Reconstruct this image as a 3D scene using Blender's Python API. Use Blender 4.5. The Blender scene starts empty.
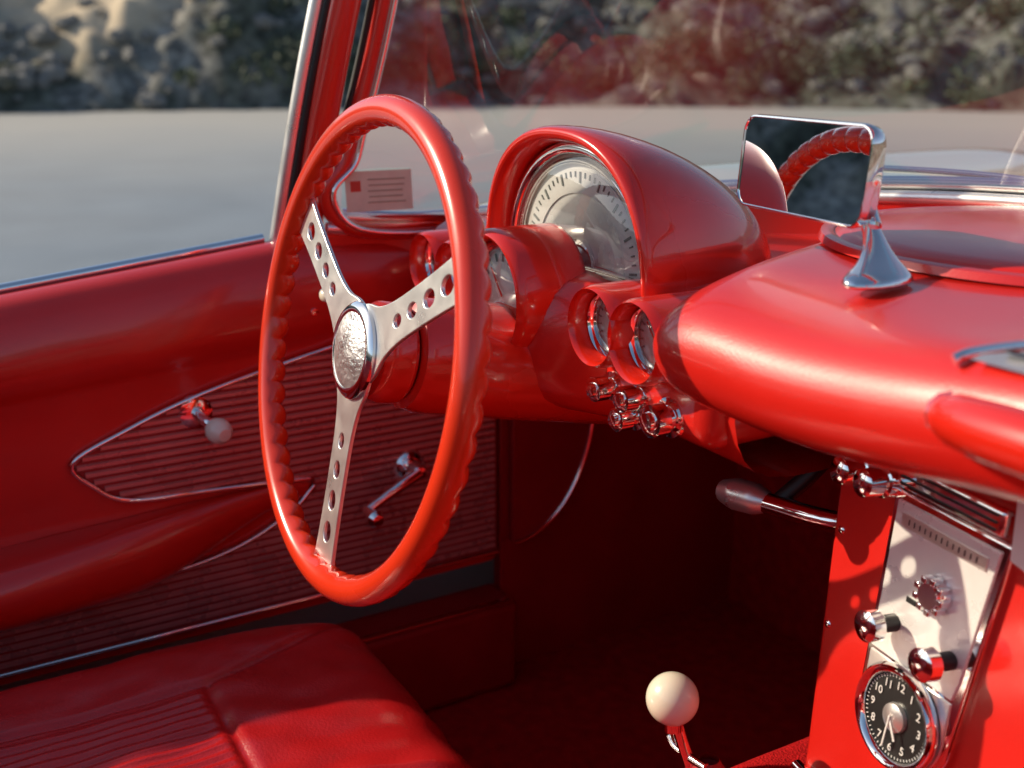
import bpy, math, random
import bmesh
from mathutils import Vector, Matrix, noise
random.seed(4)
sc=bpy.context.scene
col=sc.collection

# ------------------------------------------------------------------ materials
def mat(name, base, rough=.5, metal=0.0, coat=0.0, var=0.0, vscale=8, bump=0.0, bscale=300, rvar=0.0, spec=.5, bdist=.001, coatr=.05):
    m=bpy.data.materials.new(name); m.use_nodes=True
    nt=m.node_tree; N=nt.nodes; L=nt.links
    b=N['Principled BSDF']
    b.inputs['Base Color'].default_value=(*base,1)
    b.inputs['Roughness'].default_value=rough
    b.inputs['Metallic'].default_value=metal
    b.inputs['Coat Weight'].default_value=coat
    b.inputs['Coat Roughness'].default_value=coatr
    b.inputs['Specular IOR Level'].default_value=spec
    tc=N.new('ShaderNodeTexCoord')
    if var>0 or rvar>0:
        n=N.new('ShaderNodeTexNoise'); n.inputs['Scale'].default_value=vscale; n.inputs['Detail'].default_value=6
        L.new(tc.outputs['Object'],n.inputs['Vector'])
        if var>0:
            mx=N.new('ShaderNodeMix'); mx.data_type='RGBA'
            mx.inputs[6].default_value=(*[c*(1-var) for c in base],1)
            mx.inputs[7].default_value=(*[min(1,c*(1+var)) for c in base],1)
            L.new(n.outputs['Fac'],mx.inputs[0]); L.new(mx.outputs[2],b.inputs['Base Color'])
        if rvar>0:
            mr=N.new('ShaderNodeMapRange'); mr.inputs[1].default_value=.3; mr.inputs[2].default_value=.7
            mr.inputs[3].default_value=max(0,rough-rvar); mr.inputs[4].default_value=rough+rvar
            L.new(n.outputs['Fac'],mr.inputs[0]); L.new(mr.outputs[0],b.inputs['Roughness'])
            if coat>0:
                mc=N.new('ShaderNodeMapRange'); mc.inputs[1].default_value=.3; mc.inputs[2].default_value=.7
                mc.inputs[3].default_value=coatr*.6; mc.inputs[4].default_value=coatr*1.5
                n3=N.new('ShaderNodeTexNoise'); n3.inputs['Scale'].default_value=vscale*4; n3.inputs['Detail'].default_value=5
                L.new(tc.outputs['Object'],n3.inputs['Vector']); L.new(n3.outputs['Fac'],mc.inputs[0]); L.new(mc.outputs[0],b.inputs['Coat Roughness'])
    if bump>0:
        n2=N.new('ShaderNodeTexNoise'); n2.inputs['Scale'].default_value=bscale; n2.inputs['Detail'].default_value=3
        L.new(tc.outputs['Object'],n2.inputs['Vector'])
        bp=N.new('ShaderNodeBump'); bp.inputs['Strength'].default_value=bump; bp.inputs['Distance'].default_value=bdist
        L.new(n2.outputs['Fac'],bp.inputs['Height']); L.new(bp.outputs['Normal'],b.inputs['Normal'])
    return m

VINYL=mat('red_vinyl',(.64,.014,.008),.34,0,.85,.20,6,.18,650,.07,coatr=.12)
PAINT=mat('red_paint',(.66,.018,.007),.26,0,1.0,.08,4,.04,40,.05,coatr=.035)
WHEELM=mat('red_wheel_plastic',(.76,.040,.010),.25,0,.8,.08,20,.05,60,.05,coatr=.07)
SEATM=mat('red_seat_leather',(.48,.008,.010),.34,0,.45,.22,7,.4,380,.08,coatr=.2)
CARPET=mat('red_carpet',(.50,.010,.012),.95,0,0,.5,60,1.0,500,0,spec=.1,bdist=.004)
DARKRED=mat('dark_red_panel',(.34,.007,.009),.45,0,0,.25,12,.2,300,.1)
INSERT=mat('door_insert_vinyl',(.36,.022,.022),.45,0,0,.3,15,.2,300,.08)
RIB=mat('bright_rib',(.66,.25,.22),.30,.35,0,.25,30,0,0,.1)
CHROME=mat('chrome',(.92,.92,.91),.07,1,0,.05,15,0,100,.04)
STEEL=mat('brushed_steel',(.90,.89,.86),.32,.85,0,.06,40,.1,300,.06)
SILVER=mat('silver_faceplate',(.92,.91,.88),.28,.30,0,.08,25,.12,200,.08)
BLACK=mat('black_rubber',(.012,.012,.013),.45,0,0,.3,20,.1,200,.1)
BLACKG=mat('black_gauge_face',(.012,.014,.014),.35)
IVORY=mat('ivory_plastic',(.84,.76,.60),.22,0,.5,.05,20,0,0,.05)
CREAM=mat('cream_body_paint',(.74,.76,.68),.22,0,.9,.04,3,.03,8,.04)
WHITEP=mat('white_marking',(.8,.8,.76),.5)
GAUGE=mat('gauge_face_pale',(.88,.89,.86),.26,.25,0,.1,30,0,0,.08)  # pale base paints sun glare into the speedometer's dark face
NEEDLE=mat('needle_red',(.8,.05,.02),.4)
STICK=mat('sticker_paper',(.74,.72,.52),.6,0,0,.15,60)
STEXT=mat('sticker_print',(.36,.32,.20),.6)
SRED=mat('sticker_red',(.6,.06,.03),.6)
TYRE=mat('tyre_rubber',(.02,.02,.02),.8,0,0,.2,30,.2,80)
TICK=mat('gauge_tick',(.22,.24,.22),.5)
HUBM=mat('horn_button_metal',(.88,.87,.84),.30,.85,0,.3,55,.8,260,.1,bdist=.0015)

def glassmat(name,refl=1.0,tint=(.93,.97,.95)):
    m=bpy.data.materials.new(name); m.use_nodes=True
    nt=m.node_tree; N=nt.nodes; L=nt.links
    N.remove(N['Principled BSDF'])
    out=N['Material Output']
    tr=N.new('ShaderNodeBsdfTransparent'); tr.inputs[0].default_value=(*tint,1)
    gl=N.new('ShaderNodeBsdfGlossy'); gl.inputs['Roughness'].default_value=.015
    fr=N.new('ShaderNodeFresnel'); fr.inputs[0].default_value=1.5
    mu=N.new('ShaderNodeMath'); mu.operation='MULTIPLY'; mu.inputs[1].default_value=refl; mu.use_clamp=True
    mx=N.new('ShaderNodeMixShader')
    L.new(fr.outputs[0],mu.inputs[0]); L.new(mu.outputs[0],mx.inputs[0])
    L.new(tr.outputs[0],mx.inputs[1]); L.new(gl.outputs[0],mx.inputs[2]); L.new(mx.outputs[0],out.inputs[0])
    return m
GLASS=glassmat('windshield_glass',3.3)
LENS=glassmat('gauge_lens',2.2,(.98,.98,.98))
MIRROR=mat('mirror_silver',(.90,.91,.90),.01,1)

# ------------------------------------------------------------------ helpers
def empty(name,loc=(0,0,0)):
    e=bpy.data.objects.new(name,None); e.location=loc; e.empty_display_size=.05
    col.objects.link(e); return e
def par(o,p):
    if p is None: return
    o.parent=p
    o.matrix_parent_inverse=Matrix.Translation(p.location).inverted()
def mk(name,verts,faces,m,p=None,smooth=True,sub=0,bevel=0,bseg=3,solid=0,angle=40,mtx=None,fix=True):
    me=bpy.data.meshes.new(name)
    if mtx is not None: verts=[mtx@Vector(v) for v in verts]
    me.from_pydata([tuple(v) for v in verts],[],faces)
    if fix:
        bm=bmesh.new(); bm.from_mesh(me)
        bmesh.ops.remove_doubles(bm,verts=bm.verts,dist=1e-6)
        bmesh.ops.recalc_face_normals(bm,faces=bm.faces)
        bm.to_mesh(me); bm.free()
    me.validate()
    if smooth:
        me.shade_smooth()
        if not sub: me.set_sharp_from_angle(angle=math.radians(angle))
    if m: me.materials.append(m)
    o=bpy.data.objects.new(name,me); col.objects.link(o)
    if solid:
        s=o.modifiers.new('s','SOLIDIFY'); s.thickness=solid; s.offset=0
    if bevel:
        b=o.modifiers.new('b','BEVEL'); b.width=bevel; b.segments=bseg; b.limit_method='ANGLE'; b.angle_limit=math.radians(35)
    if sub:
        s=o.modifiers.new('sub','SUBSURF'); s.levels=sub; s.render_levels=sub
    par(o,p); return o
def cr(pts,n=8,cyc=False):
    P=[Vector(p) for p in pts]; out=[]
    k=len(P); rng=k if cyc else k-1
    for i in range(rng):
        if cyc: a,b,c,d=P[i-1],P[i],P[(i+1)%k],P[(i+2)%k]
        else:
            b,c=P[i],P[i+1]; a=P[i-1] if i>0 else b*2-c; d=P[i+2] if i+2<k else c*2-b
        for j in range(n):
            t=j/n
            out.append(.5*((2*b)+(c-a)*t+(2*a-5*b+4*c-d)*t*t+(3*b-a-3*c+d)*t*t*t))
    if not cyc: out.append(P[-1])
    return out
def loft(name,rows,m,p=None,cu=False,cv=False,caps=False,**k):
    nv=len(rows[0]); nr=len(rows); V=[v for r in rows for v in r]; F=[]
    for i in range(nr if cv else nr-1):
        for j in range(nv if cu else nv-1):
            i2=(i+1)%nr; j2=(j+1)%nv
            F.append((i*nv+j,i*nv+j2,i2*nv+j2,i2*nv+j))
    if caps:
        F.append(tuple(range(nv))); F.append(tuple((nr-1)*nv+j for j in range(nv)))
    return mk(name,V,F,m,p,**k)
def tube(name,pts,r,m,p=None,cyc=False,n=6,seg=12,smoothp=True,radii=None):
    P=cr(pts,n,cyc) if smoothp else [Vector(q) for q in pts]
    K=len(P)
    if radii:
        R=[]
        for i in range(K):
            t=i/(K-1)*(len(radii)-1); a=int(min(t,len(radii)-2)); R.append(radii[a]+(radii[a+1]-radii[a])*(t-a))
    else: R=[r]*K
    rows=[]; up=None
    for i in range(K):
        if cyc: T=(P[(i+1)%K]-P[i-1]).normalized()
        else: T=(P[min(i+1,K-1)]-P[max(i-1,0)]).normalized()
        if up is None:
            up=Vector((0,0,1)) if abs(T.z)<.9 else Vector((1,0,0))
        up=(up-T*up.dot(T)).normalized(); s=T.cross(up)
        rows.append([P[i]+(up*math.cos(a)+s*math.sin(a))*R[i] for a in [2*math.pi*j/seg for j in range(seg)]])
    return loft(name,rows,m,p,cu=True,cv=cyc,caps=not cyc,angle=60)
def frame(o,ax,hint=(0,0,1)):
    z=Vector(ax).normalized(); h=Vector(hint)
    if abs(z.dot(h))>.95: h=Vector((1,0,0))
    x=h.cross(z).normalized(); y=z.cross(x)
    M=Matrix((x,y,z)).transposed().to_4x4(); M.translation=Vector(o); return M
def lathe(name,prof,o,ax,m,p=None,seg=48,angle=35):
    M=frame(o,ax); rows=[]
    for j in range(seg):
        a=2*math.pi*j/seg
        rows.append([M@Vector((r*math.cos(a),r*math.sin(a),h)) for r,h in prof])
    return loft(name,rows,m,p,cv=True,angle=angle)
def box(name,c,s,m,p=None,M=None,bevel=.003,bseg=3):
    x,y,z=[q/2 for q in s]
    V=[(c[0]+a*x,c[1]+b*y,c[2]+d*z) for a in(-1,1) for b in(-1,1) for d in(-1,1)]
    F=[(0,1,3,2),(4,6,7,5),(0,4,5,1),(2,3,7,6),(0,2,6,4),(1,5,7,3)]
    return mk(name,V,F,m,p,bevel=bevel,bseg=bseg,mtx=M)
def prism(name,poly,z0,z1,m,p=None,M=None,bevel=.002,bseg=3):
    n=len(poly); V=[(a,b,z0) for a,b in poly]+[(a,b,z1) for a,b in poly]
    F=[tuple(range(n))[::-1],tuple(range(n,2*n))]+[(i,(i+1)%n,n+(i+1)%n,n+i) for i in range(n)]
    return mk(name,V,F,m,p,bevel=bevel,bseg=bseg,mtx=M)
def plate(name,outer,holes,M,th,m,p=None,bev=.0008):
    c=bpy.data.curves.new(name,'CURVE'); c.dimensions='2D'; c.fill_mode='BOTH'; c.extrude=th/2; c.bevel_depth=bev; c.bevel_resolution=2
    for loop in [outer]+holes:
        s=c.splines.new('POLY'); s.points.add(len(loop)-1)
        for i,q in enumerate(loop): s.points[i].co=(q[0],q[1],0,1)
        s.use_cyclic_u=True
    c.materials.append(m)
    o=bpy.data.objects.new(name,c); col.objects.link(o)
    par(o,p); o.matrix_basis=M
    return o
def ss(a,b,x):
    t=max(0,min(1,(x-a)/(b-a))); return t*t*(3-2*t)
def lerp(a,b,t): return a+(b-a)*t

# ------------------------------------------------------------------ camera
cam=bpy.data.cameras.new('camera'); co=bpy.data.objects.new('camera',cam); col.objects.link(co)
co.location=(.487,-.328,1.104); co.rotation_euler=(math.radians(73),0,math.radians(60))
cam.lens=38.67; cam.sensor_width=36; cam.clip_start=.02; cam.clip_end=1500
cam.dof.use_dof=True; cam.dof.focus_distance=.93; cam.dof.aperture_fstop=5.0
sc.camera=co

# ------------------------------------------------------------------ light
S=Vector((-.585,-.635,.485)).normalized()
w=bpy.data.worlds.new('World'); sc.world=w; w.use_nodes=True
nt=w.node_tree; bg=nt.nodes['Background']; sky=nt.nodes.new('ShaderNodeTexSky'); sky.sky_type='NISHITA'; sky.sun_disc=False
sky.sun_elevation=math.asin(S.z); sky.sun_rotation=math.atan2(S.x,S.y)
nt.links.new(sky.outputs[0],bg.inputs[0]); bg.inputs[1].default_value=.125
sl=bpy.data.lights.new('sun','SUN'); sl.energy=5; sl.angle=math.radians(.5); sl.color=(1,.85,.64)
so=bpy.data.objects.new('sun',sl); so.rotation_euler=S.to_track_quat('Z','Y').to_euler(); so.location=(0,-5,6); col.objects.link(so)
sc.view_settings.view_transform='Standard'; sc.view_settings.look='None'; sc.view_settings.exposure=0

# ------------------------------------------------------------------ setting
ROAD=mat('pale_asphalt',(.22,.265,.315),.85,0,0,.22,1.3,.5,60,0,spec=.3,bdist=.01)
# paving colour blends paler toward the edge of the lot
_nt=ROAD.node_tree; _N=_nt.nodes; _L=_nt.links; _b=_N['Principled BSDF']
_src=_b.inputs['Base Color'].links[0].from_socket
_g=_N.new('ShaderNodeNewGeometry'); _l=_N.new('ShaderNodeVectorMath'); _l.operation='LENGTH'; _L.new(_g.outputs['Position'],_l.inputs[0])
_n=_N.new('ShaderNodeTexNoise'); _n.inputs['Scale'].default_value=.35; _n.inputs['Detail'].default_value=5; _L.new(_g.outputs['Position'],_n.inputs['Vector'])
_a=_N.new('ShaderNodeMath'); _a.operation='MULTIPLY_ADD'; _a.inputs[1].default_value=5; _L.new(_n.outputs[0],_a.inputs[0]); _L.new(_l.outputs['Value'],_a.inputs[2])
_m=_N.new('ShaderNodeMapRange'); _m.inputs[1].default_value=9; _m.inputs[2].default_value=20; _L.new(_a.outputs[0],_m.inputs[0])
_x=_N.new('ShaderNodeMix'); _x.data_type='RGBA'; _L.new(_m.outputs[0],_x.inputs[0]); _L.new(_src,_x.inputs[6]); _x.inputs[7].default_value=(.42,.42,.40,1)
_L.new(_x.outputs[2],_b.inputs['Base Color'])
GROUND=mat('gravel_ground',(.16,.14,.12),.95,0,0,.4,.5,.5,10,0,spec=.2,bdist=.02)
mk('ground',[(-700,-700,-.01),(700,-700,-.01),(700,700,-.01),(-700,700,-.01)],[(0,1,2,3)],GROUND)
n=96
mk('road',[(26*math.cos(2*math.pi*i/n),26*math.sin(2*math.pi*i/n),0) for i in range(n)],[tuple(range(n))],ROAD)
SPUR=Vector((-24.2,6.2))  # added spur, shaped so one flank catches the sun
def hill_mat():
    m=bpy.data.materials.new('rocky_hillside'); m.use_nodes=True
    nt=m.node_tree; N=nt.nodes; L=nt.links; b=N['Principled BSDF']; b.inputs['Roughness'].default_value=.95; b.inputs['Specular IOR Level'].default_value=.15
    g=N.new('ShaderNodeNewGeometry')
    n1=N.new('ShaderNodeTexNoise'); n1.inputs['Scale'].default_value=.9; n1.inputs['Detail'].default_value=8
    n2=N.new('ShaderNodeTexNoise'); n2.inputs['Scale'].default_value=5; n2.inputs['Detail'].default_value=8
    for q in(n1,n2): L.new(g.outputs['Position'],q.inputs['Vector'])
    r1=N.new('ShaderNodeValToRGB'); e=r1.color_ramp.elements
    e[0].position=.33; e[0].color=(.05,.058,.048,1); e[1].position=.68; e[1].color=(.28,.28,.26,1)
    x=e.new(.45); x.color=(.10,.11,.09,1); x=e.new(.55); x.color=(.18,.185,.17,1)
    L.new(n1.outputs[0],r1.inputs[0])
    r2=N.new('ShaderNodeValToRGB'); e=r2.color_ramp.elements; e[0].position=.35; e[0].color=(.45,.45,.45,1); e[1].position=.65; e[1].color=(1.4,1.38,1.35,1)
    L.new(n2.outputs[0],r2.inputs[0])
    mm=N.new('ShaderNodeMix'); mm.data_type='RGBA'; mm.blend_type='MULTIPLY'; mm.inputs[0].default_value=1
    L.new(r1.outputs[0],mm.inputs[6]); L.new(r2.outputs[0],mm.inputs[7])
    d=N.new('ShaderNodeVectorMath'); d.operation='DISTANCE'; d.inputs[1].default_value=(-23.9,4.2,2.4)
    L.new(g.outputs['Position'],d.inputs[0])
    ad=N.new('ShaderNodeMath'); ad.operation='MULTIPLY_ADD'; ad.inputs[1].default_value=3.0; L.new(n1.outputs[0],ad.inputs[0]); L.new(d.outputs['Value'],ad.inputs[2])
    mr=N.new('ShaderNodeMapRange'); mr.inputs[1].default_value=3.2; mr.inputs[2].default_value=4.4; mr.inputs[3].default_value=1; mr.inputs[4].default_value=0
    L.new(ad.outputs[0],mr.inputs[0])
    m3=N.new('ShaderNodeMix'); m3.data_type='RGBA'; L.new(mr.outputs[0],m3.inputs[0]); L.new(mm.outputs[2],m3.inputs[6]); m3.inputs[7].default_value=(.62,.52,.38,1)  # sandy tan patch carries sunlit brightness in its colour
    L.new(m3.outputs[2],b.inputs['Base Color'])
    return m
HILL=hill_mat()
def hill_h(x,y,d):
    f=min(1,d/.8)
    base=.62*d if d<5 else .62*5+.18*(d-5)
    nn=noise.fractal(Vector((x*.45,y*.45,0)),1,2,6)*.7+noise.fractal(Vector((x*1.8,y*1.8,3)),1,2,4)*.28
    sp=2.0*math.exp(-((x-SPUR.x)/3.0)**2-((y-SPUR.y)/1.9)**2)
    return max(0,base+(nn+sp)*f) if d>0 else -.05
rows=[]
NA=1000
def R0(a): return 21.3+1.2*noise.noise(Vector((math.cos(a)*2.2,math.sin(a)*2.2,5)))
ds=[-.3,0]+[.14*i for i in range(1,28)]+[4+.7*i for i in range(1,12)]+[15,20,30,60]
for d in ds:
    row=[]
    for i in range(NA):
        a=2*math.pi*i/NA; R=R0(a)+d
        x=R*math.cos(a); y=R*math.sin(a); row.append((x,y,hill_h(x,y,d)))
    rows.append(row)
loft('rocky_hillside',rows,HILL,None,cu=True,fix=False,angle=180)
LEAF=mat('shrub_leaves',(.085,.11,.065),.7,0,0,.7,1.5)
V=[];F=[]
for s in range(300):
    if s<230: a=math.radians(150+random.uniform(-38,38))
    else: a=random.uniform(0,2*math.pi)
    d=random.choice([random.uniform(.2,1.5),random.uniform(.5,5)])
    R=R0(a)+d
    x=R*math.cos(a); y=R*math.sin(a); z=hill_h(x,y,d); h=random.uniform(.25,.8)
    if (Vector((x,y))-Vector((-23.5,4))).length<2.8 and random.random()<.9: continue
    for l in range(100):
        v=Vector((random.gauss(0,1),random.gauss(0,1),random.gauss(0,.8))); v=v.normalized()*random.uniform(.3,1)**.5
        c=Vector((x+v.x*h*.8,y+v.y*h*.8,z+h*.45+v.z*h*.6)); q=random.uniform(.03,.09)
        u=Vector((random.gauss(0,1),random.gauss(0,1),random.gauss(0,1))).normalized(); t=u.orthogonal().normalized()
        i=len(V); V+= [c-u*q,c+t*q*.5,c+u*q,c-t*q*.5]; F.append((i,i+1,i+2,i+3))
mk('shrubs',V,F,LEAF,None,smooth=False,fix=False)
RK=mat('rock_rubble',(.20,.20,.19),.9,0,0,.5,2)
V=[];F=[]
bm=bmesh.new(); bmesh.ops.create_icosphere(bm,subdivisions=1,radius=1); iv=[v.co.copy() for v in bm.verts]; fi=[[v.index for v in f.verts] for f in bm.faces]; bm.free()
for s in range(700):
    a=math.radians(150+random.uniform(-40,40)) if s<560 else random.uniform(0,2*math.pi)
    d=random.uniform(.15,4.5)
    R=R0(a)+d
    x=R*math.cos(a); y=R*math.sin(a); z=hill_h(x,y,d) if d>0 else 0; q=random.uniform(.06,.30)
    i=len(V); rs=Vector((random.uniform(.6,1.3),random.uniform(.6,1.3),random.uniform(.5,.9)))*q
    for v in iv:
        k=1+.3*noise.noise(v*1.3+Vector((s,0,0))); V.append((x+v.x*rs.x*k,y+v.y*rs.y*k,z+v.z*rs.z*k))
    F+=[[i+j for j in f] for f in fi]
mk('rock_rubble',V,F,RK,None,smooth=False,fix=False)

# ------------------------------------------------------------------ car body shell
BODY=empty('convertible_car_body',(0,0,.5))
def wbase(x):
    ax=abs(x)
    pts=[(0,.645,.975),(.2,.625,.972),(.38,.57,.958),(.55,.47,.938),(.66,.33,.915),(.705,.22,.906),(.715,.125,.915)]
    if ax>=.715: return .125,.915
    for i in range(6):
        if pts[i][0]<=ax<=pts[i+1][0]:
            t=(ax-pts[i][0])/(pts[i+1][0]-pts[i][0]); return lerp(pts[i][1],pts[i+1][1],t),lerp(pts[i][2],pts[i+1][2],t)
rows=[]
for k in range(25):
    t=k/24; row=[]
    for i in range(61):
        x=-.93+1.86*i/60
        y0=wbase(x)[0]+.02; 
        if abs(x)>.715: y0=.145
        y=lerp(y0,2.25,t)
        z=.955-.035*ss(.2,.62,abs(x))+.02*math.exp(-((abs(x)-.80)/.09)**2)*ss(.2,.8,y)
        z-=.045*(1-ss(.1,.6,y))*ss(.6,.75,abs(x))
        z-=.16*ss(1.3,2.3,y)
        z-=.11*ss(.83,.93,abs(x))
        if abs(x)<.72 and t<.02: z=min(z,wbase(x)[1]-.012)
        row.append((x,y,z))
    rows.append(row)
loft('front_fenders_and_hood',rows,CREAM,BODY,sub=1,fix=False)
for sgn,nm in((-1,'side_left'),(1,'side_right')):
    rows=[]
    for k in range(50):
        y=-2.0+4.25*k/49; row=[]
        taper=.06*ss(1.4,2.25,y)+.08*ss(-1.3,-2.0,y)
        for X,Z in [(.765,.845),(.80,.842),(.86,.825),(.915,.77),(.93,.70),(.915,.60),(.925,.50),(.92,.38),(.88,.27),(.72,.24)]:
            if y>.145 and Z>.8: continue
            row.append((sgn*(X-taper),y,Z))
        if y>.145:
            row=[(sgn*(.93-taper),y,.80)]*3+row
        rows.append(row)
    loft(nm,rows,CREAM,BODY,fix=False)
    for yy in(1.55,-1.45):
        lathe('tyre',[(.20,-.09),(.31,-.085),(.335,-.05),(.335,.05),(.31,.085),(.20,.09)],(sgn*.80,yy,.335),(1,0,0),TYRE,BODY)
        lathe('hubcap',[(.0,.10),(.08,.10),(.12,.085),(.19,.08),(.2,.07)],(sgn*.80,yy,.335),(sgn,0,0),CHROME,BODY)
rows=[]
for k in range(16):
    y=-.80-1.25*k/15; rows.append([(x,y,.87+.03*math.exp(-((abs(x)-.35)/.15)**2)*ss(-2,-.9,y)-.25*ss(-1.3,-2.05,y)-.05*ss(.75,.93,abs(x))) for x in [-.93+1.86*i/40 for i in range(41)]])
loft('rear_deck',rows,CREAM,BODY,fix=False)
box('nose_panel',(0,2.26,.52),(1.70,.05,.50),CREAM,BODY,bevel=.02)
box('tail_panel',(0,-2.03,.45),(1.66,.05,.42),CREAM,BODY,bevel=.02)
box('cockpit_rear_wall',(0,-.83,.58),(1.44,.03,.56),VINYL,BODY,bevel=.01)
box('floor_pan',(0,-.05,.255),(1.44,1.70,.03),CARPET,BODY,bevel=.002)
box('firewall',(0,.77,.58),(1.46,.03,.66),CARPET,BODY,bevel=.002)
rows=[]
for k in range(40):
    y=-.8+1.56*k/39
    rows.append([(x+.002*noise.noise(Vector((x*30,y*25,0))),y,z+.003*noise.noise(Vector((x*20,y*18,2)))) for x,z in [(-.185,.27),(-.178,.34),(-.168,.42),(-.152,.478),(-.128,.506),(-.09,.516),(.04,.52),(.14,.516),(.20,.50),(.24,.45),(.265,.36),(.28,.27)]])
loft('transmission_tunnel',rows,CARPET,BODY,sub=1,fix=False)
for sgn in(-1,1):
    box('door_sill',(sgn*.685,-.22,.335),(.070,1.12,.13),DARKRED,BODY,bevel=.012)
    box('sill_plate',(sgn*.655,-.22,.4015),(.010,1.10,.006),CHROME,BODY,bevel=.002)
    box('kick_panel',(sgn*.712,.56,.565),(.02,.44,.63),DARKRED,BODY,bevel=.003)
    if sgn<0:
        arc=[(.352+.125*math.cos(t),.655+.19*math.sin(t)) for t in [-math.pi/2+math.pi/2*i/16 for i in range(17)]]
        My=Matrix(((0,0,1,0),(1,0,0,0),(0,1,0,0),(0,0,0,1)))
        poly=[(.352,.80)]+arc+[(.477,.80)]
        prism('kick_panel_cover',poly,-.70,-.688,DARKRED,BODY,M=My)
        tube('kick_panel_trim',[(-.687,a+.002,b) for a,b in arc],.0032,CHROME,BODY,n=2)

# ------------------------------------------------------------------ doors
def build_door(sgn):
    D=empty('car_door',(sgn*.71,-.2,.65))
    rows=[]
    prof=[(-.765,.852),(-.757,.864),(-.745,.870),(-.728,.870),(-.712,.862),(-.699,.844),(-.692,.82),(-.689,.79),(-.690,.768),(-.697,.757),(-.700,.748),(-.700,.70),(-.700,.60),(-.700,.50),(-.700,.44),(-.72,.432)]
    def bz(y): return min(.105*(max(-.45,y)+.233),.031)-.010
    def wav(y,z): return .0016*noise.noise(Vector((y*9,z*14,sgn)))+.0006*noise.noise(Vector((y*30,z*35,sgn)))
    for k in range(91):
        y=-.80+1.14*k/90
        dc=.075*(max(-.5,y)+.247)
        row=[]
        for X,Z in prof:
            if Z>.80: z=Z+bz(y)
            elif Z>.74: z=Z+dc
            else: z=Z
            e=.012*ss(.325,.34,y)-wav(y,Z)
            row.append((-sgn*(X-e),y,z) if sgn>0 else (X-e,y,z))
        rows.append(row)
    loft('door_panel',rows,VINYL,D,fix=False,angle=50)
    ys=[-.80+1.14*k/20 for k in range(21)]
    tube('belt_molding',[(sgn*.752,y,.873+bz(y)) for y in ys if y<.10],.0060,CHROME,D,n=2)
    tube('door_cap_piping',[(sgn*.703,y,.757+.075*(max(-.5,y)+.247)) for y in ys],.0024,DARKRED,D,n=2)
    poly=[(-.19,.678),(-.13,.707),(-.044,.736),(.104,.768),(.22,.785),(.332,.79),(.332,.455),(-.80,.455),(-.80,.515),(-.28,.520),(-.10,.530),(-.014,.545),(.05,.575),(.080,.60),(.075,.612),(.028,.615),(-.05,.620),(-.131,.626),(-.165,.648)]
    My=Matrix(((0,0,1,0),(1,0,0,0),(0,1,0,0),(0,0,0,1)))
    if sgn<0: prism('ribbed_insert',poly,-.7015,-.6965,INSERT,D,M=My,bevel=.001,bseg=1)
    else: prism('ribbed_insert',poly,.6965,.7015,INSERT,D,M=My,bevel=.001,bseg=1)
    z=.4645
    V=[];F=[]
    while z<.79:
        xs=[]
        for i in range(len(poly)):
            (a,b),(c,d)=poly[i],poly[(i+1)%len(poly)]
            if (b>z)!=(d>z): xs.append(a+(z-b)/(d-b)*(c-a))
        xs.sort()
        for i in range(0,len(xs)-1,2):
            y0,y1=xs[i]+.004,xs[i+1]-.004
            if y1-y0<.01: continue
            k=len(V); hx=.6966; tx=.6936
            for yy in(y0,y1):
                V+=[(sgn*hx,yy,z-.0034),(sgn*tx,yy,z-.0020),(sgn*tx,yy,z+.0020),(sgn*hx,yy,z+.0034)]
            F+=[(k,k+1,k+5,k+4),(k+1,k+2,k+6,k+5),(k+2,k+3,k+7,k+6)]
        z+=.0095
    mk('insert_ribs',V,F,RIB,D,smooth=False,fix=False)
    tube('insert_trim_upper',[(sgn*.694,a,b) for a,b in [(.332,.79),(.22,.785),(.104,.768),(-.044,.736),(-.13,.707),(-.186,.680),(-.165,.648),(-.131,.627),(-.05,.621),(.028,.616),(.075,.611)]],.0028,CHROME,D,n=5)
    tube('insert_trim_lower',[(sgn*.694,a,b) for a,b in [(-.80,.515),(-.28,.520),(-.10,.530),(-.014,.545),(.05,.575),(.080,.602)]],.0026,CHROME,D,n=5)
    tube('insert_trim_base',[(sgn*.694,-.80,.455),(sgn*.694,-.2,.455),(sgn*.694,.332,.455)],.003,CHROME,D,n=3)
    rows=[]
    for k in range(30):
        t=k/29; y=lerp(-.70,.072,t)
        w_=.062*(1-ss(-.32,.08,y))**.8*(ss(-.72,-.66,y)*.5+.5)+.006
        zt=lerp(.596,.612,ss(-.4,.05,y)); zb=lerp(.522,.590,ss(-.15,.07,y))
        row=[]
        for a in range(14):
            an=-math.pi/2+math.pi*a/13
            c=max(0,math.cos(an))**.55; s_=math.copysign(abs(math.sin(an))**.8,math.sin(an))
            row.append((sgn*(.699-w_*c),y,(zt+zb)/2+s_*(zt-zb)/2))
        rows.append(row)
    loft('armrest',rows,VINYL,D,fix=False,sub=1)
    cx=sgn*.697
    lathe('crank_escutcheon',[(0,.012),(.014,.012),(.019,.008),(.022,0)],(cx,.206,.602),(-sgn,0,0),CHROME,D)
    lathe('crank_hub',[(0,.034),(.008,.033),(.011,.028),(.011,.01)],(cx,.206,.602),(-sgn,0,0),CHROME,D)
    tube('crank_arm',[(sgn*.668,.206,.602),(sgn*.664,.180,.592),(sgn*.662,.15,.578),(sgn*.662,.132,.568)],.006,CHROME,D,radii=[.0085,.0075,.006,.007])
    lathe('crank_knob',[(0,.036),(.007,.035),(.0105,.029),(.008,.018),(.006,.0)],(sgn*.662,.133,.569),(-sgn,0,0),CHROME,D)
    lathe('release_escutcheon',[(0,.006),(.012,.006),(.018,.004),(.020,0)],(cx,-.052,.716),(-sgn,0,0),CHROME,D)
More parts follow.
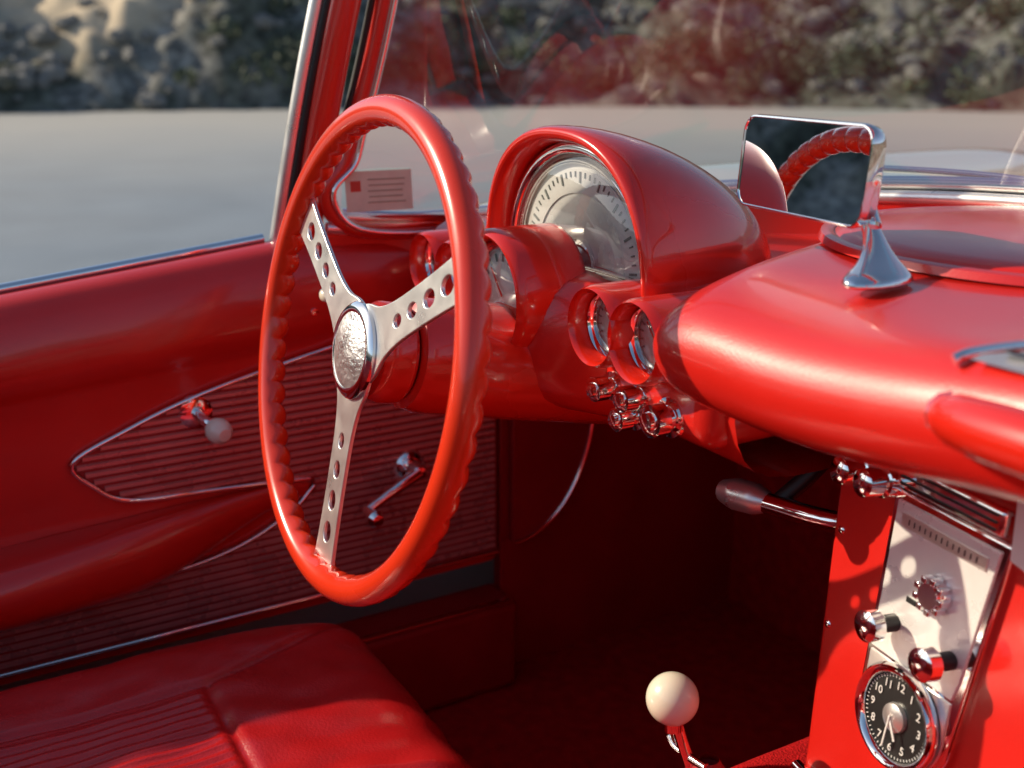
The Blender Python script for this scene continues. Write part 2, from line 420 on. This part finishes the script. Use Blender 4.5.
    tube('release_lever',[(sgn*.69,-.052,.716),(sgn*.672,-.048,.712),(sgn*.66,-.042,.708)],.006,CHROME,D)
    lathe('release_knob',[(0,.030),(.007,.029),(.0125,.023),(.0145,.014),(.012,.005),(.008,0)],(sgn*.662,-.043,.7075),(-sgn,.2,-.1),IVORY,D)
    lathe('lock_button',[(0,.004),(.004,.003),(.005,0)],(sgn*.690,.09,.815),(-sgn,0,0),CHROME,D,seg=20)
    return D
build_door(-1); build_door(1)

# ------------------------------------------------------------------ windshield
WS=empty('windshield',(0,.4,1.1))
half=[(-.715,.125,.915),(-.706,.22,.906),(-.66,.33,.915),(-.55,.47,.940),(-.38,.57,.960),(-.2,.625,.972),(0,.645,.975)]
tophalf=[(-.640,.200,1.290),(-.630,.235,1.298),(-.580,.290,1.305),(-.475,.345,1.312),(-.33,.395,1.317),(-.17,.425,1.32),(0,.435,1.32)]
mir=lambda h:[Vector(p) for p in h]+[Vector((-p[0],p[1],p[2])) for p in h[-2::-1]]
B=cr(mir(half),8); T=cr(mir(tophalf),8)
rows=[]
for k in range(13):
    t=k/12; row=[]
    for b,tt in zip(B,T):
        q=b.lerp(tt,t); bow=.018*math.sin(math.pi*t)
        d=Vector((q.x*.6,.45,0)).normalized(); row.append(q+d*bow)
    rows.append(row)
loft('glass',rows,GLASS,WS,fix=False,angle=180)
tube('lower_seal',[p+Vector((0,-.006,-.010)) for p in B],.007,STEEL,WS,smoothp=False)
tube('lower_chrome_molding',[p+Vector((p.x*.01,.004,.002)) for p in B],.006,STEEL,WS,smoothp=False)
tube('lower_outer_molding',[p+Vector((p.x*.02,.018,.002)) for p in B],.008,CHROME,WS,smoothp=False)
loft('dash_to_glass_filler',[[p+Vector((0,-.008,-.012)) for p in B],[p+Vector((0,-.010,-.05)) for p in B],[p+Vector((0,-.05,-.075)) for p in B]],VINYL,WS,fix=False)
tube('header',[p+Vector((0,0,.006)) for p in T],.014,CHROME,WS,smoothp=False)
tube('header_inner',[p+Vector((0,-.016,-.002)) for p in T],.010,PAINT,WS,smoothp=False)
for s in(-1,1):
    side=[(s*abs(r[0].x),r[0].y,r[0].z) for r in rows]
    c0=[(s*.640,.345,.905),(s*.690,.27,.898),(s*.704,.20,.896),(s*.711,.150,.903),(s*.714,.126,.922),(s*.713,.120,.950)]
    tube('side_frame',c0+[(x,y-.002,z) for x,y,z in side[2:]],.0095,PAINT,WS,n=5)
    tube('side_bead',[(x-s*.012,y+.006,z) for x,y,z in c0]+[(x-s*.010,y+.008,z) for x,y,z in side[2:]],.0032,CHROME,WS,n=5)
    tube('weatherstrip',[(s*.735,.112,.892)]+[(x+s*.006,y-.012,z) for x,y,z in side[1:]],.005,BLACK,WS,n=4)
    rws=[]
    for k in range(14):
        t=k/13; c=Vector((s*lerp(.740,.655,t),lerp(.096,.172,t)-.006*math.sin(math.pi*t),lerp(.872,1.295,t)))
        f=1+.30*(1-ss(0,.18,t))
        rws.append([c+Vector((math.cos(a)*.015*f,math.copysign(abs(math.sin(a))**.8,math.sin(a))*.018*f,0)) for a in [2*math.pi*j/20 for j in range(20)]])
    loft('pillar',rws,PAINT,WS,cu=True,caps=True,angle=70)
    tt=[i/10 for i in range(11)]
    tube('pillar_chrome_edge',[(s*lerp(.750,.668,t),lerp(.066,.146,t)-.006*math.sin(math.pi*t),lerp(.868,1.295,t)) for t in tt],.0085,STEEL,WS,n=3)
    tube('vent_channel',[(s*lerp(.742,.658,t),lerp(.075,.155,t)-.006*math.sin(math.pi*t),lerp(.872,1.295,t)) for t in tt],.0055,BLACK,WS,n=3)
Ms=frame((-.700,.180,.946),(1,-.10,.10),(0,0,1))
box('inspection_sticker',(0,0,0),(.080,.046,.0006),STICK,WS,M=Ms,bevel=0)
for i in range(5):
    box('sticker_print',(random.uniform(.004,.010),.013-.0065*i,.0006),(random.uniform(.038,.05),.0013,.0004),STEXT,WS,M=Ms,bevel=0)
box('sticker_print',(-.028,.006,.0006),(.012,.012,.0004),SRED,WS,M=Ms,bevel=0)
tube('wiper_arm',[(-.12,.69,.972),(-.28,.665,.978),(-.46,.60,.975)],.004,CHROME,WS)

# ------------------------------------------------------------------ dashboard
DASH=empty('dashboard',(0,.3,.88))
prof=[(.64,.905),(.50,.910),(.40,.912),(.31,.916),(.255,.920),(.222,.912),(.205,.890),(.199,.855),(.205,.815),(.222,.792),(.255,.780),(.34,.782)]
rows=[]
for i in range(81):
    x=-.700+.60*i/80
    bul=.056*math.exp(-((x+.345)/.080)**4)
    endr=ss(-.70,-.64,x)
    row=[]
    for j,(y,z) in enumerate(prof):
        wgt=[0,0,.05,.25,.7,.95,1,1,1,.9,.5,.1][j]
        yy=y-bul*wgt+(1-endr)*.10*(wgt)
        if j<5:
            b=wbase(x)[0]; yy=min(yy,b-.004) if j==0 else min(yy,b-.02*j)
        row.append((x,yy,z+.0015*noise.noise(Vector((x*12,j*.7,0)))))
    rows.append(row)
loft('driver_fascia',rows,VINYL,DASH,fix=False,sub=1)
prof=[(.640,.955),(.55,.957),(.45,.957),(.36,.956),(.28,.954),(.215,.949),(.163,.939),(.142,.921),(.133,.896),(.142,.870),(.165,.857),(.205,.853),(.30,.850)]
rows=[]
sv=[0,.006,.016,.030,.050,.075,.11,.16,.20,.24,.28,.32,.36,.4,.5,.6,.7,.8,.9,1]
for s in sv:
    row=[]
    r=1-min(1,s/.060); drop=1-math.sqrt(max(0,1-r*r))
    for j,(y,z) in enumerate(prof):
        xl=-.146-.30*max(0,min(.3,y-.17)); x=xl+s*(.70-xl)
        zc=.900
        zz=lerp(z,zc,drop*.93); yy=y+ (.035*drop if j>3 else 0)
        zz+= (.022*ss(-.02,.22,x) if 6<=j else 0)
        zz+=.0026*noise.noise(Vector((x*7,y*7,1)))+.0012*noise.noise(Vector((x*22,y*22,6)))
        if j<4: yy=min(yy,wbase(x)[0]-.004-.012*j)
        row.append((x,yy,zz))
    rows.append(row)
loft('passenger_pad',rows,VINYL,DASH,fix=False,sub=2)
lathe('speaker_cover',[(0,.012),(.10,.0115),(.150,.0095),(.166,.006),(.172,.0)],(-.04,.470,.957),(0,0,1),VINYL,DASH,seg=72)
lathe('speaker_cover_piping',[(.168,.0),(.170,.0045),(.175,.006),(.180,.0045),(.182,-.001)],(-.04,.470,.957),(0,0,1),VINYL,DASH,seg=72)
box('under_dash_panel',(.0,.56,.80),(1.38,.32,.02),BLACK,DASH,bevel=.004)
box('switch_panel',(-.185,.235,.838),(.150,.095,.062),VINYL,DASH,bevel=.020,bseg=5)
for (x,z,r) in[(-.236,.832,.0105),(-.197,.834,.0105),(-.203,.815,.010),(-.158,.827,.0135)]:
    lathe('switch_knob',[(0,.026),(r*.55,.0255),(r*.6,.022),(r*.8,.022),(r,.0215),(r,.010),(r*.75,.008),(r*.75,.004),(r*1.2,.003),(r*1.25,0)],(x,.189,z),(0,-1,0),CHROME,DASH,seg=32)
for i in range(6):
    x0=-.12+.012*i
    tube('wiring_loom',[(x0,.42,.80),(x0+.03,.36+.01*i,.765-.01*(i%3)),(x0+.09,.38,.75+.008*i),(x0+.16,.45,.80)],.003+.001*(i%2),BLACK,DASH,n=5,seg=8)
def padz(y): return .9445+(y-.15)*.42
tube('recess_chrome_edge',[(x,y,padz(y)+.003) for x,y in [(.40,.205),(.28,.203),(.20,.193),(.155,.178),(.128,.160),(.122,.150)]],.0032,CHROME,DASH,n=8)
op=[(p.x,p.y) for p in cr([(.132,.158,0),(.158,.173,0),(.20,.187,0),(.28,.197,0),(.40,.199,0)],4)]
lo=[(.132+ (.268)*i/(len(op)-1),.150) for i in range(len(op))]
loft('recess_plate',[[(x,y,padz(y)+.004) for x,y in op],[(x,y,padz(y)+.006) for x,y in lo]],STEEL,DASH,fix=False)
for i in range(4):
    x=.150+.02*i; box('recess_plate_slot',(x,.162+.004*i,padz(.162+.004*i)+.0065),(.012,.003,.001),BLACK,DASH,bevel=0)
tube('grab_bar',[(.122,.150,.918),(.145,.130,.924),(.19,.120,.928),(.28,.112,.932),(.45,.112,.935),(.60,.15,.93)],.017,PAINT,DASH,n=8,radii=[.009,.014,.016,.016,.016,.015])
tube('grab_bar_ferrule',[(.118,.154,.917),(.126,.146,.9195),(.131,.141,.921)],.011,CHROME,DASH,n=3,radii=[.0115,.0125,.0130])

# ------------------------------------------------------------------ instrument cluster
IC=empty('instrument_cluster',(-.34,.25,.93))
cx=-.338; cz=.907
def arch(R,y,zc,n=28,fl=.86):
    out=[]
    for i in range(n+1):
        a=math.pi*i/n
        c=math.cos(a); s_=math.sin(a)
        out.append((cx-R*math.copysign(abs(c)**fl,c),y,zc+R*.98*abs(s_)**fl))
    return out
secs=[(.116,.268,cz),(.118,.230,cz),(.121,.203,cz),(.125,.195,cz),(.131,.193,cz),(.1345,.197,cz),(.136,.208,cz),(.135,.235,cz-.002),(.130,.27,cz-.006),(.121,.305,cz-.010),(.107,.34,cz-.014),(.088,.372,cz-.016),(.062,.40,cz-.018),(.030,.418,cz-.02),(.004,.424,cz-.02)]
rows=[]
for R,y,zc in secs:
    a=arch(R,y,zc)
    a=[(p[0],p[1]-.004*(p[2]-cz)/.13,p[2]) for p in a]
    a=[(a[0][0],a[0][1],.875)]+a+[(a[-1][0],a[-1][1],.875)]
    rows.append(a)
loft('speedometer_hood',rows,PAINT,IC,fix=False,sub=1,angle=180)
gy=.220
face=[(-.112*math.cos(math.pi*i/32),.110*abs(math.sin(math.pi*i/32))**.9) for i in range(33)]
Mf=Matrix(((1,0,0,cx),(0,0,-1,gy),(0,1,0,.910),(0,0,0,1)))
prism('speedometer_face',face,-.004,0,GAUGE,IC,M=Mf,bevel=0)
def band(r0,r1): return [(-r0*math.cos(math.pi*i/32),r0*.97*abs(math.sin(math.pi*i/32))**.9) for i in range(33)]+[(r1*math.cos(math.pi*i/32),r1*.97*abs(math.sin(math.pi*i/32))**.9) for i in range(33)]
prism('speedometer_band',band(.094,.072),.0005,.0015,WHITEP,IC,M=Mf,bevel=0)
for i in range(0,33):
    a=math.pi*(.04+.92*i/32); L_=.010 if i%4==0 else .005
    R=Matrix.Rotation(a,4,'Z'); box('tick',(.089-L_/2,0,.002),(L_,.0012 if i%4 else .002,.001),TICK,IC,M=Mf@R,bevel=0)
box('needle',(.03,0,.007),(.075,.002,.001),NEEDLE,IC,M=Mf@Matrix.Rotation(math.radians(168),4,'Z'),bevel=0)
lathe('needle_hub',[(0,.010),(.018,.009),(.024,.004),(.025,0)],(cx,gy,.915),(0,-1,0),CHROME,IC)
tube('speedometer_bezel',[(cx+a*1.0,gy-.004,.910+b*1.0) for a,b in face],.0060,CHROME,IC,n=1)
tube('speedometer_inner_bezel',[(cx+a*.90,gy-.003,.910+b*.90) for a,b in face],.0030,CHROME,IC,n=1)
box('speedometer_lower_trim',(cx,gy-.008,.912),(.225,.014,.014),CHROME,IC,bevel=.005)
rows=[]
for k in range(8):
    t=k/7; rows.append([(cx+a*t*.97,gy-.006-.015*math.sqrt(max(0,1-t*t)),.910+b*t*.97) for a,b in face])
loft('speedometer_lens',rows,LENS,IC,fix=False,angle=180)

def pod(name,c,R,ln,face_m=BLACKG,pm=PAINT,rec=.016):
    x,y,z=c
    lathe(name+'_housing',[(R*.80,rec+.004),(R*.83,.006),(R*.87,.001),(R*.92,-.001),(R*.98,.003),(R,.009),(R,ln)],(x,y,z),(0,1,0),pm,IC,seg=56,angle=60)
    lathe(name+'_bezel',[(R*.66,rec+.001),(R*.69,rec-.004),(R*.75,rec-.007),(R*.80,rec-.004),(R*.81,rec+.002)],(x,y,z),(0,1,0),CHROME,IC,seg=48,angle=70)
    lathe(name+'_face',[(0,rec+.002),(R*.74,rec+.002)],(x,y,z),(0,1,0),face_m,IC,seg=40)
    lathe(name+'_lens',[(0,rec-.006),(R*.4,rec-.005),(R*.70,rec-.001)],(x,y,z),(0,1,0),LENS,IC,seg=40,angle=180)
    Mp=Matrix(((1,0,0,x),(0,0,-1,y+rec+.0015),(0,1,0,z),(0,0,0,1)))
    tm=WHITEP if face_m is BLACKG else TICK
    for i in range(13):
        a=math.radians(-30+20*i); L_=R*.12
        box(name+'_tick',(R*.56,0,.0006),(L_,R*.035,.0006),tm,IC,M=Mp@Matrix.Rotation(a,4,'Z'),bevel=0)
    box(name+'_needle',(R*.22,0,.002),(R*.5,R*.04,.0006),NEEDLE,IC,M=Mp@Matrix.Rotation(math.radians(130),4,'Z'),bevel=0)
pod('tachometer',(-.356,.132,.892),.060,.07,GAUGE)
for i,x in enumerate([-.232,-.174,-.484,-.545]):
    pod('small_gauge',(x,.160,.887),.0345,.18,GAUGE,rec=.022)

# ------------------------------------------------------------------ steering wheel
WC=Vector((-.356,0.004,.86)); al=math.radians(12)
SW=empty('steering_wheel',WC)
Mw=Matrix(((1,0,0,WC.x),(0,math.sin(al),-math.cos(al),WC.y),(0,math.cos(al),math.sin(al),WC.z),(0,0,0,1)))
rows=[];NT=960
RR=.2005
for i in range(NT):
    t=2*math.pi*i/NT; row=[]
    for j in range(24):
        ph=2*math.pi*j/24
        w_=max(0,-math.sin(ph+.35))**.7
        rr=.0122*(1+.46*w_*(abs(math.cos(28*t))**.6-.55))
        R=RR+rr*math.cos(ph)
        row.append(Mw@Vector((R*math.cos(t),R*math.sin(t),rr*math.sin(ph))))
    rows.append(row)
loft('rim',rows,WHEELM,SW,cu=True,cv=True,fix=False,angle=180)
for k,ang in enumerate((-90,30,150)):
    Rz=Matrix.Rotation(math.radians(ang),4,'Z')
    up=[(.018,.034),(.032,.030),(.050,.0215),(.075,.0170),(.11,.0160),(.15,.0165),(.180,.0180),(.196,.0200)]
    up=[(p.x,p.y) for p in cr([(a,b,0) for a,b in up],5)]
    outer=up+[(a,-b) for a,b in reversed(up)]
    holes=[]
    for c,r in((.080,.0066),(.106,.0075),(.134,.0084),(.163,.0090)):
        holes.append([(c+r*1.15*math.cos(a),r*.92*math.sin(a)) for a in [2*math.pi*i/24 for i in range(24)]])
    plate('spoke',outer,holes,Mw@Matrix.Translation((0,0,-.004))@Rz,.0022,STEEL,SW)
    box('spoke_clamp',(.192,0,-.006),(.014,.030,.008),WHEELM,SW,M=Mw@Rz,bevel=.003)
nz=Mw.to_3x3()@Vector((0,0,1)); HC=WC-nz*.008
lathe('horn_ring',[(.036,.004),(.0415,.006),(.0415,.009),(.038,.012),(.034,.0125),(.031,.011)],HC,nz,CHROME,SW,seg=64)
lathe('horn_button',[(0,.017),(.012,.0165),(.024,.0145),(.033,.0115),(.034,.009)],HC,nz,HUBM,SW,seg=64)
ax=-nz
lathe('column_hub',[(.030,0),(.040,.004),(.044,.012),(.044,.03),(.041,.034)],HC,ax,PAINT,SW,seg=64)
lathe('column_jacket',[(.040,.036),(.047,.039),(.0505,.05),(.052,.085),(.0505,.087),(.0505,.0885),(.052,.0905),(.053,.14),(.053,.30)],HC,ax,PAINT,SW,seg=64)
tube('turn_signal_lever',[(-.405,.055,.855),(-.45,.05,.862),(-.505,.042,.872)],.0035,CHROME,SW)
lathe('turn_signal_knob',[(0,.018),(.005,.017),(.0075,.011),(.006,.003),(.003,0)],(-.503,.042,.872),(-1,-.12,.15),IVORY,SW)

# ------------------------------------------------------------------ rear view mirror
RM=empty('rear_view_mirror',(-.10,.27,1.02))
nrm=Vector((-.11,-1,.08)).normalized()
Mm=frame((-.112,.262,1.020),nrm)
def rr_(w,h,r,n=6):
    out=[]
    for sx,sy,a0 in((1,1,0),(-1,1,90),(-1,-1,180),(1,-1,270)):
        for i in range(n+1):
            a=math.radians(a0+90*i/n); out.append((sx*(w/2-r)+r*math.cos(a),sy*(h/2-r)+r*math.sin(a)))
    return out
def ring(w,h,r,z): return [Mm@Vector((a,b,z)) for a,b in rr_(w*.99,h*.95,r)]
loft('mirror_shell',[ring(.143,.069,.010,.0015),ring(.1445,.0705,.011,.0030),ring(.147,.073,.013,.0028),ring(.149,.075,.014,-.001),ring(.146,.072,.014,-.010),ring(.128,.058,.012,-.019),ring(.08,.03,.008,-.024)],CHROME,RM,cu=True,caps=False,angle=60)
mk('mirror_back',ring(.08,.03,.008,-.024),[tuple(range(28))],CHROME,RM)
mk('mirror_glass',ring(.144,.070,.010,.0018),[tuple(range(28))],MIRROR,RM,smooth=False)
rows=[]
for (x,y,z,a,b) in[(-.060,.270,.997,.004,.004),(-.050,.268,.988,.005,.006),(-.040,.263,.981,.005,.008),(-.030,.256,.973,.006,.011),(-.020,.248,.966,.009,.017),(-.013,.240,.9605,.014,.026),(-.010,.238,.952,.018,.032)]:
    rows.append([Vector((x+a*math.cos(t),y+b*1.1*math.sin(t),z)) for t in [2*math.pi*i/20 for i in range(20)]])
loft('mirror_foot',rows,CHROME,RM,cu=True,caps=True,angle=80,sub=1)
tube('mirror_stem',[(-.078,.282,1.014),(-.064,.278,1.007),(-.056,.273,.996),(-.046,.267,.985)],.006,CHROME,RM,radii=[.007,.0065,.006,.007])

# ------------------------------------------------------------------ centre console
CC=empty('center_console',(.03,.30,.65))
ux=Vector((math.cos(math.radians(8)),-math.sin(math.radians(8)),0)); uy0=Vector((0,.09,1)); uy=(uy0-ux*uy0.dot(ux)).normalized(); uz=ux.cross(uy)
Mc=Matrix((ux,uy,uz)).transposed().to_4x4(); Mc.translation=Vector((.031,.268,.643))
prism('console_body',[(-.120,.215),(.19,.215),(.165,-.18),(-.096,-.18)],-.22,0,VINYL,CC,M=Mc,bevel=.006,bseg=4)
fr=[(-.046,.158),(.064,.158),(.052,.05),(.047,0)]+[(.047*math.cos(-a),.047*math.sin(-a)) for a in [math.pi*i/16 for i in range(1,16)]]+[(-.047,0),(-.046,.08)]
prism('radio_bezel',fr,-.002,.007,CHROME,CC,M=Mc,bevel=.0025)
fr2=[(-.040,.151),(.056,.151),(.045,.05),(.041,.035),(-.041,.035),(-.040,.08)]
prism('radio_faceplate',fr2,.0065,.0085,SILVER,CC,M=Mc,bevel=.0008)
prism('clock_surround',[(-.041,.032),(.041,.032),(.041,0)]+[(.041*math.cos(-a),.041*math.sin(-a)) for a in [math.pi*i/16 for i in range(1,16)]]+[(-.041,0)],.0065,.0080,STEEL,CC,M=Mc,bevel=.0006)
box('radio_top_bar',(.008,.171,.006),(.100,.020,.014),CHROME,CC,M=Mc,bevel=.004)
for i in range(3): box('radio_bar_slot',(.008,.1655+.005*i,.0135),(.088,.0014,.001),BLACK,CC,M=Mc,bevel=0)
box('radio_dial_window',(.008,.139,.0092),(.080,.010,.0012),STEEL,CC,M=Mc,bevel=.0004)
for i in range(13): box('dial_mark',(-.024+.0053*i,.139,.0101),(.0007,.004,.0004),BLACK,CC,M=Mc,bevel=0)
uzv=Mc.to_3x3()@Vector((0,0,1))
for (u,v) in((-.022,.062),(.034,.062)):
    lathe('radio_knob_shaft',[(0,.016),(.0065,.016),(.0065,0)],Mc@Vector((u,v,.008)),uzv,BLACK,CC,seg=32)
    lathe('radio_knob',[(0,.030),(.007,.0295),(.0115,.027),(.012,.018),(.009,.014),(.006,.013)],Mc@Vector((u,v,.008)),uzv,CHROME,CC,seg=40)
lathe('selector_base',[(0,.010),(.009,.010),(.011,.006),(.012,0)],Mc@Vector((.012,.100,.008)),uzv,CHROME,CC,seg=32)
for i in range(9):
    a=2*math.pi*i/9; box('selector_tooth',(.012+.0115*math.cos(a),.100+.0115*math.sin(a),.014),(.005,.005,.009),CHROME,CC,M=Mc,bevel=.001)
box('radio_badge',(-.006,.085,.0092),(.016,.004,.001),BLACK,CC,M=Mc,bevel=0)
for (u,v) in((-.078,.160),(-.052,.160)):
    lathe('heater_knob_shaft',[(0,.02),(.007,.02),(.007,0)],Mc@Vector((u,v,0)),uzv,BLACK,CC,seg=24)
    lathe('heater_knob',[(0,.036),(.007,.0355),(.0105,.033),(.0105,.020),(.008,.018),(.012,.016),(.012,.006)],Mc@Vector((u,v,0)),uzv,CHROME,CC,seg=36)
prism('console_wing',[(.066,.150),(.060,.210),(.074,.185),(.090,.164),(.115,.146),(.15,.132),(.19,.124),(.19,.094),(.148,.104),(.112,.118),(.090,.134),(.078,.148)],.001,.012,WHITEP,CC,M=Mc,bevel=.0015)
for (u,v) in((-.105,.02),(-.108,.10),(.09,-.02)):
    lathe('console_screw',[(0,.0015),(.0025,.001),(.0035,0)],Mc@Vector((u+.006,v,0)),uzv,CHROME,CC,seg=16)
tube('console_base_trim',[Mc@Vector((-.104,-.112,.003)),Mc@Vector((.0,-.114,.006)),Mc@Vector((.168,-.112,.003))],.0055,CHROME,CC,n=3)
CL=empty('dashboard_clock',Mc@Vector((0,0,.01)))
lathe('clock_rim',[(.033,0),(.0385,.001),(.040,.006),(.037,.010),(.0335,.009),(.032,.005)],Mc@Vector((0,-.002,.008)),uzv,CHROME,CL,seg=64,angle=60)
lathe('clock_face',[(0,.004),(.034,.004)],Mc@Vector((0,-.002,.008)),uzv,BLACKG,CL,seg=48)
def text(name,s,size,M,m,p):
    c=bpy.data.curves.new(name,'FONT'); c.body=s; c.size=size; c.align_x='CENTER'; c.align_y='CENTER'; c.extrude=.0002
    c.materials.append(m); o=bpy.data.objects.new(name,c); col.objects.link(o); par(o,p); o.matrix_basis=M; return o
for i in range(12):
    a=math.radians(90-30*(i+1)); 
    text('clock_numeral',str(i+1),.0088,Mc@Matrix.Translation((.0240*math.cos(a),.0240*math.sin(a)-.002,.0128)),WHITEP,CL)
for i in range(60):
    box('minute_mark',(.0302,0,.0145),(.0018,.0006,.0005),WHITEP,CL,M=Mc@Matrix.Translation((0,-.002,-.0022))@Matrix.Rotation(2*math.pi*i/60,4,'Z'),bevel=0)
lathe('clock_center',[(.0,.0095),(.006,.0090),(.0105,.007),(.011,.004)],Mc@Vector((0,-.002,.008)),uzv,STEEL,CL,seg=32)
box('hour_hand',(.007,0,.018),(.018,.0018,.0006),WHITEP,CL,M=Mc@Matrix.Translation((0,-.002,0))@Matrix.Rotation(math.radians(-60),4,'Z'),bevel=0)
box('minute_hand',(.010,0,.0188),(.026,.0012,.0006),WHITEP,CL,M=Mc@Matrix.Translation((0,-.002,0))@Matrix.Rotation(math.radians(-95),4,'Z'),bevel=0)

# ------------------------------------------------------------------ parking brake
PB=empty('parking_brake_handle',(-.2,.33,.70))
tube('brake_rod',[(-.20,.335,.708),(-.12,.35,.715),(-.02,.40,.73)],.010,CHROME,PB)
tube('brake_grip',[(-.248,.327,.704),(-.232,.329,.706),(-.21,.333,.708),(-.195,.336,.709)],.013,STEEL,PB,radii=[.011,.0155,.015,.009])
tube('brake_bracket',[(-.19,.34,.71),(-.17,.37,.75),(-.16,.40,.80)],.008,BLACK,PB)

# ------------------------------------------------------------------ shifter
GS=empty('gear_shift_lever',(-.11,.17,.53))
bc=Vector((-.121,.173,.600))
lathe('shift_ball',[(.0215*math.sin(math.pi*i/24),-.0215*math.cos(math.pi*i/24)) for i in range(25)],bc,(0,0,1),IVORY,GS,seg=48,angle=180)
tube('shift_rod',[bc,bc+Vector((.006,.004,-.03)),bc+Vector((.016,.010,-.06)),bc+Vector((.026,.015,-.095))],.0052,CHROME,GS)
lathe('shift_collar',[(.006,-.028),(.0085,-.027),(.0085,-.020),(.006,-.018)],bc,(-.1,0,1),CHROME,GS)
tube('reverse_lockout',[bc+Vector((-.012,.01,-.046)),bc+Vector((.0,.008,-.050)),bc+Vector((.034,.010,-.048))],.004,CHROME,GS)
lathe('shift_boot',[(.008,.040),(.014,.030),(.012,.026),(.022,.018),(.020,.013),(.032,.005),(.045,0)],bc+Vector((.028,.018,-.086)),(0,0,1),DARKRED,GS)

# ------------------------------------------------------------------ seats
def seat(cx):
    ST=empty('bucket_seat',(cx,-.2,.45))
    nx,ny=150,170; rows=[]
    W=.225; y0,y1=-.56,.066
    for i in range(nx+1):
        u=-1+2*i/nx; row=[]
        for j in range(ny+1):
            v=-1+2*j/ny
            x=W*u*math.sqrt(max(0,1-.18*v*v*v*v)); yc=(y0+y1)/2; y=yc+(y1-y0)/2*v*math.sqrt(max(0,1-.16*u*u*u*u))
            z=.536-.018*(u*u)-.010*max(0,v)**3+.014*math.exp(-((abs(u)-.70)/.22)**2)
            edge=(1-(1-abs(u)**7)**.5*(1-abs(v)**14)**.5 if abs(u)<1 and abs(v)<1 else 1)
            z-=.075*edge
            if abs(x)<.085 and y<-.125:
                tp=ss(0,.022,-.125-y)*ss(0,.006,.085-abs(x)); z+=(.0034*abs(math.sin(x*math.pi/.0125))-.004)*tp
            d=min(abs(abs(x)-.085) if y<-.125 else 9, abs(y+.125) if abs(x)<.085 else 9)
            z-=.005*math.exp(-(d/.005)**2)
            if y>-.125:
                xs=.085+(y+.125)*.35
                z-=.005*math.exp(-((abs(x)-xs)/.005)**2)
            z+=.004*noise.noise(Vector((x*9+cx*3,y*7,0)))+.0024*noise.noise(Vector((x*34+cx*3,y*22,4)))
            row.append((cx+x,y,z))
        rows.append(row)
    loft('cushion_top',rows,SEATM,ST,fix=False,angle=180)
    ringp=[rows[i][0] for i in range(nx+1)]+[rows[nx][j] for j in range(1,ny+1)]+[rows[i][ny] for i in range(nx-1,-1,-1)]+[rows[0][j] for j in range(ny-1,0,-1)]
    c=Vector((cx,-.25,0))
    sk=[ringp]
    for dz,k in((.02,1.012),(.06,1.015),(.13,1.0),(.17,.97)):
        sk.append([(c.x+(p[0]-c.x)*k,c.y+(p[1]-c.y)*k,p[2]-dz) for p in ringp])
    loft('cushion_sides',sk,SEATM,ST,cu=True,fix=False,angle=180)
    tube('cushion_piping',[(c.x+(p[0]-c.x)*1.010,c.y+(p[1]-c.y)*1.010,p[2]-.004) for p in ringp[::8]],.0032,SEATM,ST,cyc=True,n=2,seg=8)
    rw=[]
    for k in range(16):
        t=k/15; z=.50+.37*t; yb=-.50-.11*t; wd=.225*(1-.35*ss(.7,1,t)**2); th=.055*(1-.6*ss(.75,1,t))
        rw.append([(cx+wd*math.copysign(abs(math.cos(a))**.6,math.cos(a)),yb+th*math.copysign(abs(math.sin(a))**.7,math.sin(a)),z) for a in [2*math.pi*i/28 for i in range(28)]])
    loft('backrest',rw,SEATM,ST,cu=True,caps=True,angle=70)
seat(-.355); seat(.395)
